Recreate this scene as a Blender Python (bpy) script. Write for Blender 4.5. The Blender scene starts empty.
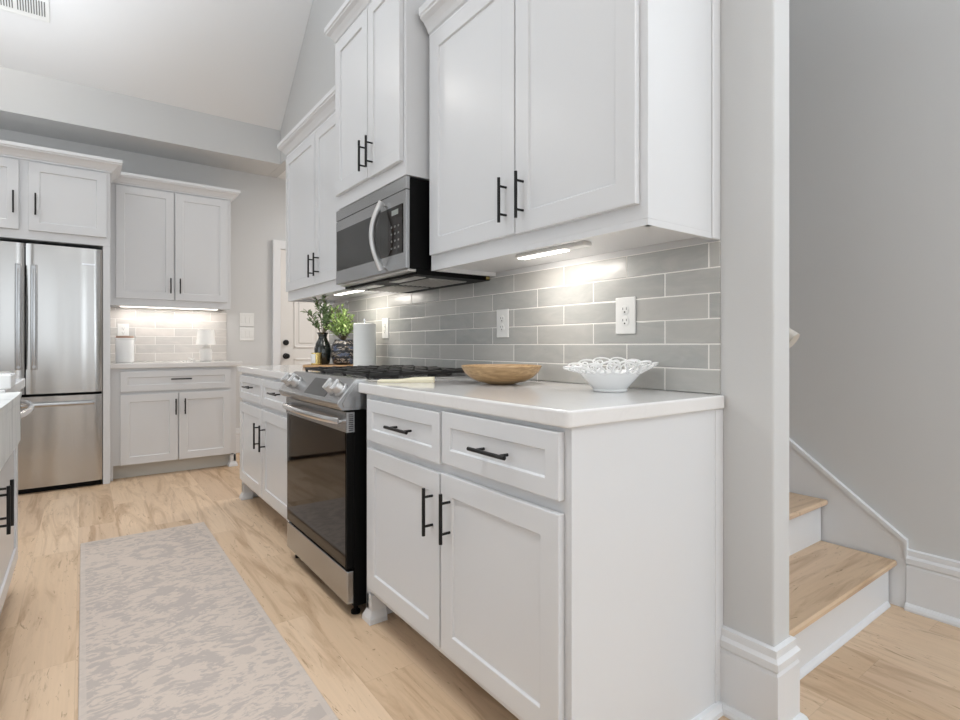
import bpy, bmesh, math, random
from mathutils import Vector, Matrix
random.seed(7)
PI = math.pi
C = bpy.context.scene.collection
sc = bpy.context.scene

# ------------------------------------------------------------------ camera
H = 1.06
cam_d = bpy.data.cameras.new('camera')
cam_d.sensor_width = 36.0
cam_d.sensor_fit = 'HORIZONTAL'
cam_d.lens = 540.0 * 36.0 / 960.0
cam_d.shift_y = -15.0 / 960.0
cam_d.clip_start = 0.02
cam = bpy.data.objects.new('camera', cam_d)
cam.location = (0, 0, H)
cam.rotation_euler = (PI / 2, 0, -math.atan2(397.0, 540.0))
C.objects.link(cam)
sc.camera = cam

# ------------------------------------------------------------------ view
sc.view_settings.view_transform = 'Standard'
sc.view_settings.look = 'None'
sc.view_settings.gamma = 1.0
sc.view_settings.use_curve_mapping = False
sc.view_settings.exposure = -0.03

# ------------------------------------------------------------------ world
w = bpy.data.worlds.new('daylight')
sc.world = w
w.use_nodes = True
bg = w.node_tree.nodes['Background']
bg.inputs[0].default_value = (0.93, 0.965, 1.0, 1)
bg.inputs[1].default_value = 1.0


def area_light(name, loc, rot, sx, sy, power, col=(1, 1, 1), shape='RECTANGLE', spread=PI):
    d = bpy.data.lights.new(name, 'AREA')
    d.shape = shape
    d.size = sx
    if shape in ('RECTANGLE', 'ELLIPSE'):
        d.size_y = sy
    d.energy = power
    d.color = col
    d.spread = spread
    o = bpy.data.objects.new(name, d)
    o.location = loc
    o.rotation_euler = rot
    C.objects.link(o)
    return o


# added area fills standing for assumed windows behind and left of the camera
COOL = (0.845, 0.925, 1.0)
area_light('window_daylight_rear', (-1.7, -3.9, 1.5), (PI / 2, 0, 0), 4.0, 2.2, 30, COOL)
area_light('window_daylight_left', (-4.3, 1.2, 2.0), (PI / 2, 0, -PI / 2), 4.0, 2.4, 35, COOL)
area_light('window_daylight_foyer', (2.1, -3.6, 1.6), (PI / 2, 0, 0), 1.0, 1.8, 30, COOL)
# unseen fills added to brighten the vaulted and foyer ceilings
area_light('vault_bounce_fill', (-1.2, 2.9, 2.7), (PI, 0, 0), 2.6, 3.4, 58, COOL, 'RECTANGLE', 2.5)
area_light('foyer_bounce_fill', (1.9, -1.2, 2.3), (PI, 0, 0), 1.4, 1.6, 70, COOL)
area_light('recessed_downlights', (0.0, 1.9, 3.3), (0, 0, 0), .6, 3.4, 11, (.93, .96, 1), 'RECTANGLE', math.radians(64))  # unseen narrow-beam panel added to lift the floor and lower doors
area_light('hall_ceiling_lamp', (2.9, 4.8, 2.70), (0, 0, 0), .4, .4, 34, (1, .95, .90))  # unseen fill added to brighten the hallway door
# recessed ceiling lamps of the room
for nm, x, y, z, p in (('recessed_lamp', -0.63, 4.55, 3.62, 5), ('recessed_lamp', -1.91, 4.55, 3.62, 5),
                       ('recessed_lamp', -0.5, 1.4, 3.6, 5), ('recessed_lamp', 0.5, 0.2, 2.9, 3)):
    area_light(nm, (x, y, z), (0, 0, 0), 0.17, 0.17, p, (1.0, 0.95, 0.88), 'DISK')


# ------------------------------------------------------------------ helpers
class MB:
    def __init__(self):
        self.v = []
        self.f = []

    def box(self, a, b):
        x0, y0, z0 = a
        x1, y1, z1 = b
        if x0 > x1: x0, x1 = x1, x0
        if y0 > y1: y0, y1 = y1, y0
        if z0 > z1: z0, z1 = z1, z0
        n = len(self.v)
        self.v += [(x0, y0, z0), (x1, y0, z0), (x1, y1, z0), (x0, y1, z0), (x0, y0, z1), (x1, y0, z1), (x1, y1, z1), (x0, y1, z1)]
        for q in ((0, 3, 2, 1), (4, 5, 6, 7), (0, 1, 5, 4), (1, 2, 6, 5), (2, 3, 7, 6), (3, 0, 4, 7)):
            self.f.append(tuple(n + i for i in q))
        return self

    def grid(self, rows, closed_u=False, cap=False):
        """rows: list of lists of points; quads between successive rows"""
        n = len(self.v)
        m = len(rows[0])
        for r in rows:
            self.v += [tuple(p) for p in r]
        for i in range(len(rows) - 1):
            for j in range(m if closed_u else m - 1):
                k = (j + 1) % m
                self.f.append((n + i * m + j, n + i * m + k, n + (i + 1) * m + k, n + (i + 1) * m + j))
        if cap:
            self.f.append(tuple(n + j for j in reversed(range(m))))
            self.f.append(tuple(n + (len(rows) - 1) * m + j for j in range(m)))
        return self

    def lathe(self, prof, c=(0, 0, 0), seg=32, sx=1.0, sy=1.0, axis='Z'):
        rows = []
        for r, z in prof:
            row = []
            for j in range(seg):
                a = 2 * PI * j / seg
                p = (r * math.cos(a) * sx, r * math.sin(a) * sy, z)
                if axis == 'Y':
                    p = (p[0], z, -p[1])
                elif axis == 'X':
                    p = (z, p[0], p[1])
                row.append((c[0] + p[0], c[1] + p[1], c[2] + p[2]))
            rows.append(row)
        return self.grid(rows, True, True)

    def tube(self, pts, r, seg=8, closed=False, ry=None):
        pts = [Vector(p) for p in pts]
        n = len(pts)
        rows = []
        up = None
        for i in range(n):
            if closed:
                t = (pts[(i + 1) % n] - pts[i - 1]).normalized()
            else:
                t = (pts[min(i + 1, n - 1)] - pts[max(i - 1, 0)]).normalized()
            if up is None:
                up = Vector((0, 0, 1)) if abs(t.z) < .9 else Vector((0, 1, 0))
            s = t.cross(up)
            if s.length < 1e-5:
                s = t.cross(Vector((1, 0, 0)))
            s.normalize()
            u2 = s.cross(t).normalized()
            up = u2
            rr = r[i] if isinstance(r, (list, tuple)) else r
            rb = rr if ry is None else ry
            rows.append([pts[i] + s * (math.cos(2 * PI * j / seg) * rr) + u2 * (math.sin(2 * PI * j / seg) * rb) for j in range(seg)])
        if closed:
            rows.append(rows[0])
            return self.grid(rows, True, False)
        return self.grid(rows, True, True)

    def prism(self, poly, axis, a, b):
        """poly of 2-D points extruded along axis from a to b. axis X: (y,z); Y: (x,z); Z: (x,y)"""
        def pt(p, t):
            return {'X': (t, p[0], p[1]), 'Y': (p[0], t, p[1]), 'Z': (p[0], p[1], t)}[axis]
        return self.grid([[pt(p, a) for p in poly], [pt(p, b) for p in poly]], True, True)

    def quad(self, *p):
        n = len(self.v)
        self.v += [tuple(q) for q in p]
        self.f.append(tuple(range(n, n + len(p))))
        return self

    def build(self, name, mat, parent=None, bevel=0, smooth=False, seg=2, label=None):
        me = bpy.data.meshes.new(name)
        me.from_pydata(self.v, [], self.f)
        bm = bmesh.new()
        bm.from_mesh(me)
        bmesh.ops.remove_doubles(bm, verts=bm.verts, dist=1e-6)
        bmesh.ops.recalc_face_normals(bm, faces=bm.faces)
        bm.to_mesh(me)
        bm.free()
        me.materials.append(mat)
        o = bpy.data.objects.new(name, me)
        C.objects.link(o)
        if parent is not None:
            o.parent = parent
        if bevel:
            b = o.modifiers.new('bevel', 'BEVEL')
            b.width = bevel
            b.segments = seg
            b.limit_method = 'ANGLE'
            b.angle_limit = math.radians(40)
            b.harden_normals = False
        if smooth:
            for p in me.polygons:
                p.use_smooth = True
            try:
                me.set_sharp_from_angle(angle=math.radians(38))
            except Exception:
                pass
        if label:
            o['label'] = label
        return o


def B(a, b):
    return MB().box(a, b)


def thing(name, label, cat, loc=(0, 0, 0), rz=0, group=None):
    o = bpy.data.objects.new(name, None)
    o.empty_display_size = 0.1
    C.objects.link(o)
    o.location = loc
    o.rotation_euler = (0, 0, rz)
    o['label'] = label
    o['category'] = cat
    if group:
        o['group'] = group
    return o


def tag(o, label, cat, group=None):
    o['label'] = label
    o['category'] = cat
    if group:
        o['group'] = group
    return o


def struct(o, label):
    o['kind'] = 'structure'
    o['label'] = label
    o['category'] = o.name.split('_')[0]
    return o


# ------------------------------------------------------------------ materials
def mat(name, col, rough=0.5, metal=0.0, spec=0.5, emit=None, estr=0, coat=0, trans=0):
    m = bpy.data.materials.new(name)
    m.use_nodes = True
    b = m.node_tree.nodes['Principled BSDF']
    b.inputs['Base Color'].default_value = (*col, 1)
    b.inputs['Roughness'].default_value = rough
    b.inputs['Metallic'].default_value = metal
    b.inputs['Specular IOR Level'].default_value = spec
    b.inputs['Coat Weight'].default_value = coat
    b.inputs['Transmission Weight'].default_value = trans
    if emit:
        b.inputs['Emission Color'].default_value = (*emit, 1)
        b.inputs['Emission Strength'].default_value = estr
    return m


class NT:
    def __init__(self, m):
        self.t = m.node_tree
        self.b = self.t.nodes['Principled BSDF']

    def n(self, typ, **kw):
        x = self.t.nodes.new(typ)
        for k, v in kw.items():
            if k.startswith('i_'):
                key = k[2:]
                x.inputs[int(key) if key.isdigit() else key].default_value = v
            else:
                setattr(x, k, v)
        return x

    def l(self, a, b):
        self.t.links.new(a, b)

    def math(self, op, a, b=None, c=None):
        x = self.n('ShaderNodeMath', operation=op)
        for i, q in enumerate((a, b, c)):
            if q is None: continue
            if isinstance(q, (int, float)):
                x.inputs[i].default_value = q
            else:
                self.l(q, x.inputs[i])
        return x.outputs[0]

    def mix(self, f, a, b, blend='MIX'):
        x = self.n('ShaderNodeMix', data_type='RGBA', blend_type=blend)
        for s, q in ((x.inputs[0], f), (x.inputs[6], a), (x.inputs[7], b)):
            if isinstance(q, (int, float)):
                s.default_value = q
            elif isinstance(q, tuple):
                s.default_value = (*q, 1)
            else:
                self.l(q, s)
        return x.outputs[2]

    def ramp(self, f, stops, interp='LINEAR'):
        x = self.n('ShaderNodeValToRGB')
        r = x.color_ramp
        r.interpolation = interp
        while len(r.elements) < len(stops):
            r.elements.new(0.5)
        for e, (p, c) in zip(r.elements, stops):
            e.position = p
            e.color = (*c, 1) if len(c) == 3 else c
        self.l(f, x.inputs[0])
        return x.outputs[0]

    def noise(self, vec, scale, detail=3, rough=0.5, dist=0.0):
        x = self.n('ShaderNodeTexNoise', i_Scale=scale, i_Detail=detail, i_Roughness=rough, i_Distortion=dist)
        self.l(vec, x.inputs['Vector'])
        return x.outputs[0]

    def bump(self, h, s=0.2, d=0.01):
        x = self.n('ShaderNodeBump', i_Strength=s, i_Distance=d)
        self.l(h, x.inputs['Height'])
        self.l(x.outputs[0], self.b.inputs['Normal'])

    def pos(self):
        return self.n('ShaderNodeNewGeometry').outputs['Position']

    def obj(self):
        return self.n('ShaderNodeTexCoord').outputs['Object']

    def scale(self, vec, s, off=(0, 0, 0)):
        x = self.n('ShaderNodeMapping')
        x.inputs['Scale'].default_value = s
        x.inputs['Location'].default_value = off
        self.l(vec, x.inputs[0])
        return x.outputs[0]


M = {}


def paint(name, col, rough, bump=0.02, sc_=180, spec=.5):
    m = mat(name, col, rough, spec=spec)
    t = NT(m)
    h = t.noise(t.pos(), sc_, 2)
    t.bump(h, bump, 0.002)
    v = t.noise(t.pos(), 2.0, 2)
    c = t.mix(t.math('MULTIPLY', v, 0.06), col, tuple(k * .9 for k in col))
    t.l(c, t.b.inputs['Base Color'])
    return m


M['wall'] = paint('wall_paint_grey', (0.63, 0.63, 0.625), 0.6, 0.12, 250, .3)
M['ceiling'] = paint('ceiling_paint', (0.84, 0.84, 0.84), 0.8, 0.08, 200, .2)
M['cab'] = paint('cabinet_paint', (0.725, 0.73, 0.74), 0.26, 0.015, 60)
M['trim'] = paint('trim_paint', (0.765, 0.77, 0.78), 0.32, 0.015, 60)
M['door'] = paint('door_paint', (0.74, 0.72, 0.69), 0.4, 0.015, 60)
M['black'] = mat('matte_black_metal', (0.012, 0.012, 0.012), 0.38, 0.4)
M['iron'] = paint('cast_iron', (0.012, 0.011, 0.011), 0.45, 0.3, 300)
M['blackplastic'] = mat('black_plastic', (0.004, 0.004, 0.004), 0.5, 0, .12)
M['glassblack'] = mat('black_glass', (0.010, 0.006, 0.004), 0.05, 0, .30)
M['mwglass'] = mat('tinted_door_glass', (0.014, 0.014, 0.012), 0.12, 0, .5)
M['plate'] = mat('white_plastic', (0.82, 0.82, 0.80), 0.3)
M['slot'] = mat('dark_slot', (0.05, 0.05, 0.05), 0.6)
M['chrome'] = mat('polished_steel', (0.72, 0.72, 0.73), 0.18, 1.0)
M['knob'] = mat('satin_steel', (0.62, 0.62, 0.62), 0.42, 1.0)
M['ceramic'] = mat('white_ceramic', (0.88, 0.88, 0.87), 0.12, coat=.3)
M['ceramic_matte'] = paint('white_textured_ceramic', (0.78, 0.76, 0.73), 0.55, 0.6, 120)
M['shade'] = mat('white_linen_shade', (0.86, 0.85, 0.82), 0.8, emit=(1, .95, .88), estr=0.12)
M['cream'] = mat('cream_cloth', (0.82, 0.76, 0.58), 0.7)
M['paper'] = paint('paper_towel_sheet', (0.84, 0.85, 0.84), 0.85, 0.6, 220)
M['gold'] = mat('brass', (0.72, 0.55, 0.22), 0.25, 1.0)
M['led'] = mat('led_diffuser', (1, 1, 1), 0.4, emit=(1, .94, .85), estr=4)
M['led2'] = mat('led_diffuser_warm', (1, 1, 1), 0.4, emit=(1, .93, .82), estr=4)
M['vase'] = mat('black_glazed_vase', (0.012, 0.016, 0.014), 0.18, coat=.5)
M['display'] = mat('display_glass', (0.03, 0.03, 0.028), 0.12, coat=.3)
M['lid'] = mat('brown_wood_lid', (0.42, 0.27, 0.2), 0.5)
M['soil'] = mat('soil', (0.05, 0.035, 0.025), 0.9)
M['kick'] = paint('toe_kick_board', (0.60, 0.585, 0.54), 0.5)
M['filter'] = mat('aluminium_filter', (0.55, 0.54, 0.52), 0.35, 0.9)


def steel(name, axis, col=(0.46, 0.465, 0.47), rough=0.27):
    m = mat(name, col, rough, 1.0)
    t = NT(m)
    if axis == 'V':
        # the large door skins are very slightly wavy across their width
        wob = t.noise(t.scale(t.obj(), (5.5, 5.5, .15)), 1.0, 1, .4, .2)
        t.bump(wob, .6, .035)
    return m


M['steel'] = steel('brushed_steel', 'H')
M['steelv'] = steel('brushed_steel_door', 'V', (0.52, 0.51, 0.495), 0.24)

m = mat('quartz', (0.86, 0.85, 0.84), 0.1, coat=.2)
t = NT(m)
p = t.pos()
v = t.noise(p, 1.6, 6, .6, 1.2)
c = t.ramp(v, [(0.0, (.80, .785, .77)), (.48, (.80, .785, .77)), (.5, (.78, .765, .75)), (.52, (.80, .785, .77)), (1, (.80, .785, .77))])
fl = t.noise(p, 90, 2)
c = t.mix(t.math('MULTIPLY', fl, .08), c, (.6, .6, .6))
t.l(c, t.b.inputs['Base Color'])
M['quartz'] = m

m = mat('streaked_apron', (0.72, 0.73, 0.71), 0.3)
t = NT(m)
v = t.noise(t.scale(t.pos(), (14, 14, 1.5)), 1.0, 4, .6, .6)
t.l(t.ramp(v, [(.35, (.5, .51, .5)), (.5, (.74, .75, .73)), (.65, (.6, .61, .6))]), t.b.inputs['Base Color'])
M['apron'] = m


# oak vinyl plank floor: planks run along Y
def plank_mat(name, along='Y', seams=True):
    m = mat(name, (0.6, 0.45, 0.3), 0.42, spec=.4)
    t = NT(m)
    sp = t.n('ShaderNodeSeparateXYZ')
    t.l(t.pos(), sp.inputs[0])
    X, Y = (sp.outputs[0], sp.outputs[1]) if along == 'Y' else (sp.outputs[1], sp.outputs[0])
    W, L = 0.182, 1.22
    rx = t.math('DIVIDE', t.math('ADD', X, 10.03), W)
    row = t.math('FLOOR', rx)
    wn = t.n('ShaderNodeTexWhiteNoise', noise_dimensions='1D')
    t.l(row, wn.inputs['W'])
    off = t.math('MULTIPLY', wn.outputs[0], L)
    ry = t.math('DIVIDE', t.math('ADD', t.math('ADD', Y, 20.0), off), L)
    col = t.math('FLOOR', ry)
    pid = t.math('ADD', t.math('MULTIPLY', row, 17.3), t.math('MULTIPLY', col, 5.17))
    w2 = t.n('ShaderNodeTexWhiteNoise', noise_dimensions='1D')
    t.l(pid, w2.inputs['W'])
    tone = w2.outputs[0]
    cb = t.n('ShaderNodeCombineXYZ')
    t.l(t.math('MULTIPLY', X, 1.0), cb.inputs[0])
    t.l(Y, cb.inputs[1])
    t.l(t.math('MULTIPLY', pid, 3.7), cb.inputs[2])
    g1 = t.noise(t.scale(cb.outputs[0], (9, 1.1, 1)), 1.0, 5, .6, 1.6)
    g2 = t.noise(t.scale(cb.outputs[0], (70, 2.5, 1)), 1.0, 3, .6, .4)
    g3 = t.noise(t.scale(cb.outputs[0], (22, 3.2, 1), (3, 5, 1)), 1.0, 5, .7, 2.2)
    base = t.ramp(tone, [(0, (0.57, 0.40, 0.255)), (.35, (0.68, 0.495, 0.33)), (.7, (0.74, 0.555, 0.385)), (1, (0.63, 0.455, 0.31))])
    dark = t.mix(1.0, base, (0.60, 0.51, 0.42), 'MULTIPLY')
    f1 = t.ramp(g1, [(.50, (0, 0, 0)), (.68, (1, 1, 1))])
    c = t.mix(t.math('MULTIPLY', f1, .75), base, dark)
    c = t.mix(t.math('MULTIPLY', t.ramp(g2, [(.35, (0, 0, 0)), (.75, (1, 1, 1))]), .22), c, (0.42, 0.3, 0.19))
    kn = t.ramp(g3, [(.60, (0, 0, 0)), (.70, (1, 1, 1))])
    c = t.mix(t.math('MULTIPLY', kn, .8), c, (0.34, 0.22, 0.12))
    g4 = t.noise(t.scale(cb.outputs[0], (30, 5, 1), (7, 1, 0)), 1.0, 4, .6, 3.0)
    c = t.mix(t.math('MULTIPLY', t.ramp(g4, [(.66, (0, 0, 0)), (.70, (1, 1, 1))]), .7), c, (0.26, 0.15, 0.075))
    if seams:
        fx = t.math('FRACT', rx)
        fy = t.math('FRACT', ry)
        ex = t.math('LESS_THAN', t.math('MINIMUM', fx, t.math('SUBTRACT', 1.0, fx)), 0.0065)
        ey = t.math('LESS_THAN', t.math('MINIMUM', fy, t.math('SUBTRACT', 1.0, fy)), 0.001)
        e = t.math('MAXIMUM', ex, ey)
        c = t.mix(t.math('MULTIPLY', e, .18), c, (0.28, 0.19, 0.12))
        t.bump(t.math('SUBTRACT', 1.0, e), .15, .002)
    t.l(c, t.b.inputs['Base Color'])
    return m


M['floor'] = plank_mat('oak_plank_floor')
M['tread'] = plank_mat('oak_stair_tread', 'X', False)



def wood(name, c1, c2, axis=(2, 20, 20), rough=.45):
    m = mat(name, c1, rough)
    t = NT(m)
    v = t.noise(t.scale(t.obj(), axis), 3, 5, .6, 1.5)
    t.l(t.ramp(v, [(.3, c1), (.7, c2)]), t.b.inputs['Base Color'])
    return m


M['bowlwood'] = wood('turned_wood', (0.30, 0.18, 0.08), (0.56, 0.38, 0.20), (3, 14, 25))
M['board'] = wood('board_wood', (0.40, 0.22, 0.10), (0.60, 0.38, 0.20), (3, 20, 20))


# glazed subway tile with light grout. horizontal coordinate is world axis A
def tile_mat(name, axis, h0, z0, period, rowh, col, grout, half=True):
    m = mat(name, col, 0.2, spec=.5)
    t = NT(m)
    sp = t.n('ShaderNodeSeparateXYZ')
    t.l(t.pos(), sp.inputs[0])
    A = sp.outputs[axis]
    Z = sp.outputs[2]
    rz = t.math('DIVIDE', t.math('SUBTRACT', Z, z0), rowh)
    row = t.math('FLOOR', rz)
    odd = t.math('MODULO', t.math('ADD', row, 100.0), 2.0)
    ra = t.math('ADD', t.math('DIVIDE', t.math('SUBTRACT', A, h0 - 30 * period), period), t.math('MULTIPLY', odd, 0.5))
    colm = t.math('FLOOR', ra)
    fz = t.math('FRACT', rz)
    fa = t.math('FRACT', ra)
    dz = t.math('MULTIPLY', t.math('MINIMUM', fz, t.math('SUBTRACT', 1.0, fz)), rowh)
    da = t.math('MULTIPLY', t.math('MINIMUM', fa, t.math('SUBTRACT', 1.0, fa)), period)
    d = t.math('MINIMUM', dz, da)
    g = t.math('LESS_THAN', d, 0.0019)
    w1 = t.n('ShaderNodeTexWhiteNoise', noise_dimensions='1D')
    t.l(t.math('ADD', t.math('MULTIPLY', row, 7.13), t.math('MULTIPLY', colm, 3.71)), w1.inputs['W'])
    tone = t.ramp(w1.outputs[0], [(0, tuple(k * q for k, q in zip(col, (.90, .93, .95)))), (1, tuple(k * 1.10 for k in col))])
    wv = t.noise(t.scale(t.pos(), (6, 6, 18)), 1.0, 4, .6, 1.0)
    tone = t.mix(t.math('MULTIPLY', t.ramp(wv, [(.42, (0, 0, 0)), (.66, (1, 1, 1))]), .55), tone, tuple(min(1, k * 1.18) for k in col))
    t.l(t.mix(g, tone, grout), t.b.inputs['Base Color'])
    t.l(t.math('MULTIPLY_ADD', g, .5, .27), t.b.inputs['Roughness'])
    edge = t.math('MINIMUM', t.math('DIVIDE', t.math('SUBTRACT', d, .0015), 0.003), 1.0)
    edge = t.math('MAXIMUM', edge, 0.0)
    wob = t.noise(t.scale(t.pos(), (9, 9, 16)), 1.0, 2, .5, .5)
    t.bump(t.math('ADD', edge, t.math('MULTIPLY', wob, 1.6)), .55, .0022)
    return m


M['tile'] = tile_mat('grey_glazed_tile', 1, 1.04475, 0.9115, 0.3015, 0.0757, (0.455, 0.445, 0.42), (0.86, 0.84, 0.80))
M['tile_nook'] = tile_mat('pale_glazed_tile', 0, 0.53, 0.912, 0.3015, 0.0757, (0.58, 0.55, 0.52), (0.82, 0.80, 0.77))

# rug
m = mat('woven_rug', (0.6, 0.55, 0.5), 0.95, spec=.1)
t = NT(m)
po = t.obj()
v1 = t.noise(t.scale(po, (11, 17, 1)), 1.0, 6, .66, 2.0)
v2 = t.noise(t.scale(po, (30, 80, 1)), 1.0, 3, .6, .6)
v3 = t.noise(t.scale(po, (3.5, 3.0, 1), (4, 2, 0)), 1.0, 3, .6, 1.0)
sp = t.n('ShaderNodeSeparateXYZ')
t.l(po, sp.inputs[0])
# faded medallions down the middle
my = t.math('SUBTRACT', t.math('FLOORED_MODULO', t.math('ADD', sp.outputs[1], 10.0), .62), .31)
rr_ = t.math('SQRT', t.math('ADD', t.math('MULTIPLY', sp.outputs[0], sp.outputs[0]), t.math('MULTIPLY', t.math('MULTIPLY', my, my), .7)))
ring = t.math('MULTIPLY', t.math('SINE', t.math('MULTIPLY', rr_, 62.0)), t.math('MAXIMUM', 0.0, t.math('SUBTRACT', .075, t.math('MULTIPLY', rr_, .30))))
vv = t.math('ADD', t.math('ADD', t.math('MULTIPLY_ADD', v1, .6, ring), t.math('MULTIPLY', v2, .22)), t.math('MULTIPLY', v3, .22))
c = t.ramp(vv, [(.49, (.50, .435, .39)), (.535, (.64, .545, .47))])
ex = t.math('SUBTRACT', 0.2955, t.math('ABSOLUTE', sp.outputs[0]))
ey = t.math('SUBTRACT', 1.22, t.math('ABSOLUTE', sp.outputs[1]))
e = t.math('MINIMUM', ex, ey)
bd = t.math('LESS_THAN', e, 0.02)
c = t.mix(t.math('MULTIPLY', bd, .7), c, (.62, .54, .475))
wv = t.n('ShaderNodeTexWave', i_Scale=95.0, i_Distortion=.5, bands_direction='Y')
t.l(po, wv.inputs[0])
c = t.mix(t.math('MULTIPLY', wv.outputs[1], .10), c, (.36, .33, .31))
t.l(c, t.b.inputs['Base Color'])
t.bump(wv.outputs[1], .35, .003)
M['rug'] = m

# striped black jar
m = mat('patterned_jar_glaze', (0.02, 0.02, 0.02), 0.3, coat=.3)
t = NT(m)
sp = t.n('ShaderNodeSeparateXYZ')
t.l(t.obj(), sp.inputs[0])
zz = t.math('DIVIDE', sp.outputs[2], 0.04)
nz = t.noise(t.scale(t.obj(), (40, 40, 90)), 1.0, 3, .7, 1.0)
band = t.math('FRACT', zz)
k = t.math('MULTIPLY', t.math('GREATER_THAN', nz, .52), t.math('GREATER_THAN', band, .35))
c = t.mix(k, (.012, .012, .014), (.38, .33, .28))
blue = t.math('MULTIPLY', t.math('GREATER_THAN', t.noise(t.scale(t.obj(), (15, 15, 30)), 1.0), .58), .8)
c = t.mix(blue, c, (.06, .09, .17))
t.l(c, t.b.inputs['Base Color'])
M['jar'] = m


def leafmat(name, c1, c2):
    m = mat(name, c1, 0.5, spec=.3)
    t = NT(m)
    v = t.noise(t.pos(), 60, 2)
    t.l(t.ramp(v, [(.35, c1), (.65, c2)]), t.b.inputs['Base Color'])
    return m


M['olive'] = leafmat('olive_leaf', (0.12, 0.21, 0.08), (0.34, 0.42, 0.24))
M['herb'] = leafmat('pale_green_leaf', (0.28, 0.46, 0.12), (0.58, 0.72, 0.32))
M['stem'] = mat('stem_brown', (0.16, 0.12, 0.06), 0.7)

# ------------------------------------------------------------------ structure
XW = 1.511     # painted range wall
XE = 1.605     # its back
YC = 0.708     # end cap of the wall
YB = 5.70      # far wall
YS = 5.25      # face of the soffit
ZS = 2.775     # soffit underside
SL = 0.861     # slope of vault
ZT = 3.095     # bottom of the slope at YS


def zslope(y): return ZT + SL * (YS - y)


struct(B((-5, -4.5, -0.1), (5.5, 7.0, 0.0)).build('floor', M['floor']), 'pale oak plank floor running through kitchen and foyer')
# range wall: low part to y=3.99, upper part above door height continues to the soffit
RG = 2.6
wr = MB()
poly = [(YC, 0), (3.985, 0), (3.985, ZS), (YB, ZS), (YB, ZT + .05), (YS, ZT + .05), (RG, zslope(RG) + .05), (YC, 3.75)]
wr.prism(poly, 'X', XW, XE)
struct(wr.build('wall_right', M['wall'], bevel=.006), 'grey painted wall behind the cooking range')
struct(B((-4.6, YB, 0), (5.2, YB + .12, 3.2)).build('wall_back', M['wall']), 'grey far wall behind the refrigerator nook')
# soffit + vault
struct(B((-4.6, YS, ZS), (XW - .001, YB, ZT)).build('trim_1', M['wall']), 'grey soffit beam above the refrigerator nook')
cl = MB()
cl.prism([(YS + .002, zslope(YS)), (YS + .002, zslope(YS) + .12), (RG, zslope(RG) + .12), (RG, zslope(RG))], 'X', -4.6, XW - .001)
cl.prism([(RG, zslope(RG)), (RG, zslope(RG) + .12), (0.2, 3.2 + .12), (0.2, 3.2)], 'X', -4.6, XW - .001)
cl.prism([(0.2, 3.2), (0.2, 3.32), (-4.5, 3.32), (-4.5, 3.2)], 'X', -4.6, 5.2)
cl.box((XE, 0.2, 3.2), (5.2, 4.0, 3.32))
cl.box((XE, 4.0, ZS + .001), (5.2, YB, ZS + .1))
struct(cl.build('ceiling', M['ceiling']), 'white sloped ceiling above the kitchen')
# left wall with big window openings (out of frame)
wl = MB()
wl.box((-4.6, -4.5, 0), (-4.5, YB, .9)).box((-4.6, -4.5, 3.1), (-4.5, YB, 5.5))
for a, b in ((-4.5, -0.9), (3.4, YB)):
    wl.box((-4.6, a, .9), (-4.5, b, 3.1))
struct(wl.build('wall_left', M['wall']), 'grey wall on the left with a wide window')
wf = MB()
wf.box((-4.6, -4.5, 0), (5.2, -4.4, .7)).box((-4.6, -4.5, 2.95), (5.2, -4.4, 3.3))
for a, b in ((-4.6, -2.8), (1.0, 1.5), (2.7, 5.2)):
    wf.box((a, -4.5, .7), (b, -4.4, 2.95))
struct(wf.build('wall_front', M['wall']), 'grey wall behind the camera with windows')
# stair side wall
XS = 2.68
struct(B((XS, -4.4, 0), (XS + .12, 3.97, 3.2)).build('wall_stair', M['wall']), 'grey wall on the far side of the stairs')
struct(B((XE, 3.87, 0), (XS, 3.97, 3.2)).build('wall_hall', M['wall']), 'grey wall closing the stairwell towards the hall')

# baseboards ------------------------------------------------------------
BP = [(0, 0), (.018, 0), (.018, .17), (.014, .178), (.020, .186), (.020, .205), (.012, .215), (.012, .236), (0, .24)]
SHOE = [(0, 0), (.017, 0), (.017, .008), (.013, .018), (.006, .025), (0, .027)]


def run(mb, path, prof):
    """sweep profile (offset outwards = left of path direction, z) along an open XY path with mitres"""
    P = [Vector((a, b)) for a, b in path]
    rows = []
    for i, p in enumerate(P):
        ns = []
        if i > 0:
            d = (P[i] - P[i - 1]).normalized()
            ns.append(Vector((-d.y, d.x)))
        if i < len(P) - 1:
            d = (P[i + 1] - P[i]).normalized()
            ns.append(Vector((-d.y, d.x)))
        if len(ns) == 2:
            n = (ns[0] + ns[1])
            n = n / (1 + ns[0].dot(ns[1]))
        else:
            n = ns[0]
        rows.append([(p.x + n.x * o, p.y + n.y * o, z) for o, z in prof])
    mb.grid(rows, True, True)


mb = MB()
pth = [(XW, .853), (XW, YC), (XE, YC), (XE, .775)]
run(mb, pth, [(-o, z) for o, z in BP])
run(mb, pth, [(-o - .018 if o or z else -.018, z) for o, z in SHOE])
struct(mb.build('baseboard_right', M['trim']), 'tall white baseboard wrapping the end of the range wall')
mb = MB()
run(mb, [(XS, -3.5), (XS, .733)], BP)
run(mb, [(XS - .018, -3.5), (XS - .018, .735)], SHOE)
struct(mb.build('baseboard_stair', M['trim']), 'tall white baseboard at the foot of the stair wall')
mb = MB()
run(mb, [(1.09, YB), (1.555, YB)], [(-o, z) for o, z in BP])
struct(mb.build('baseboard_back', M['trim']), 'white baseboard on the far wall beside the door')

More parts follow.
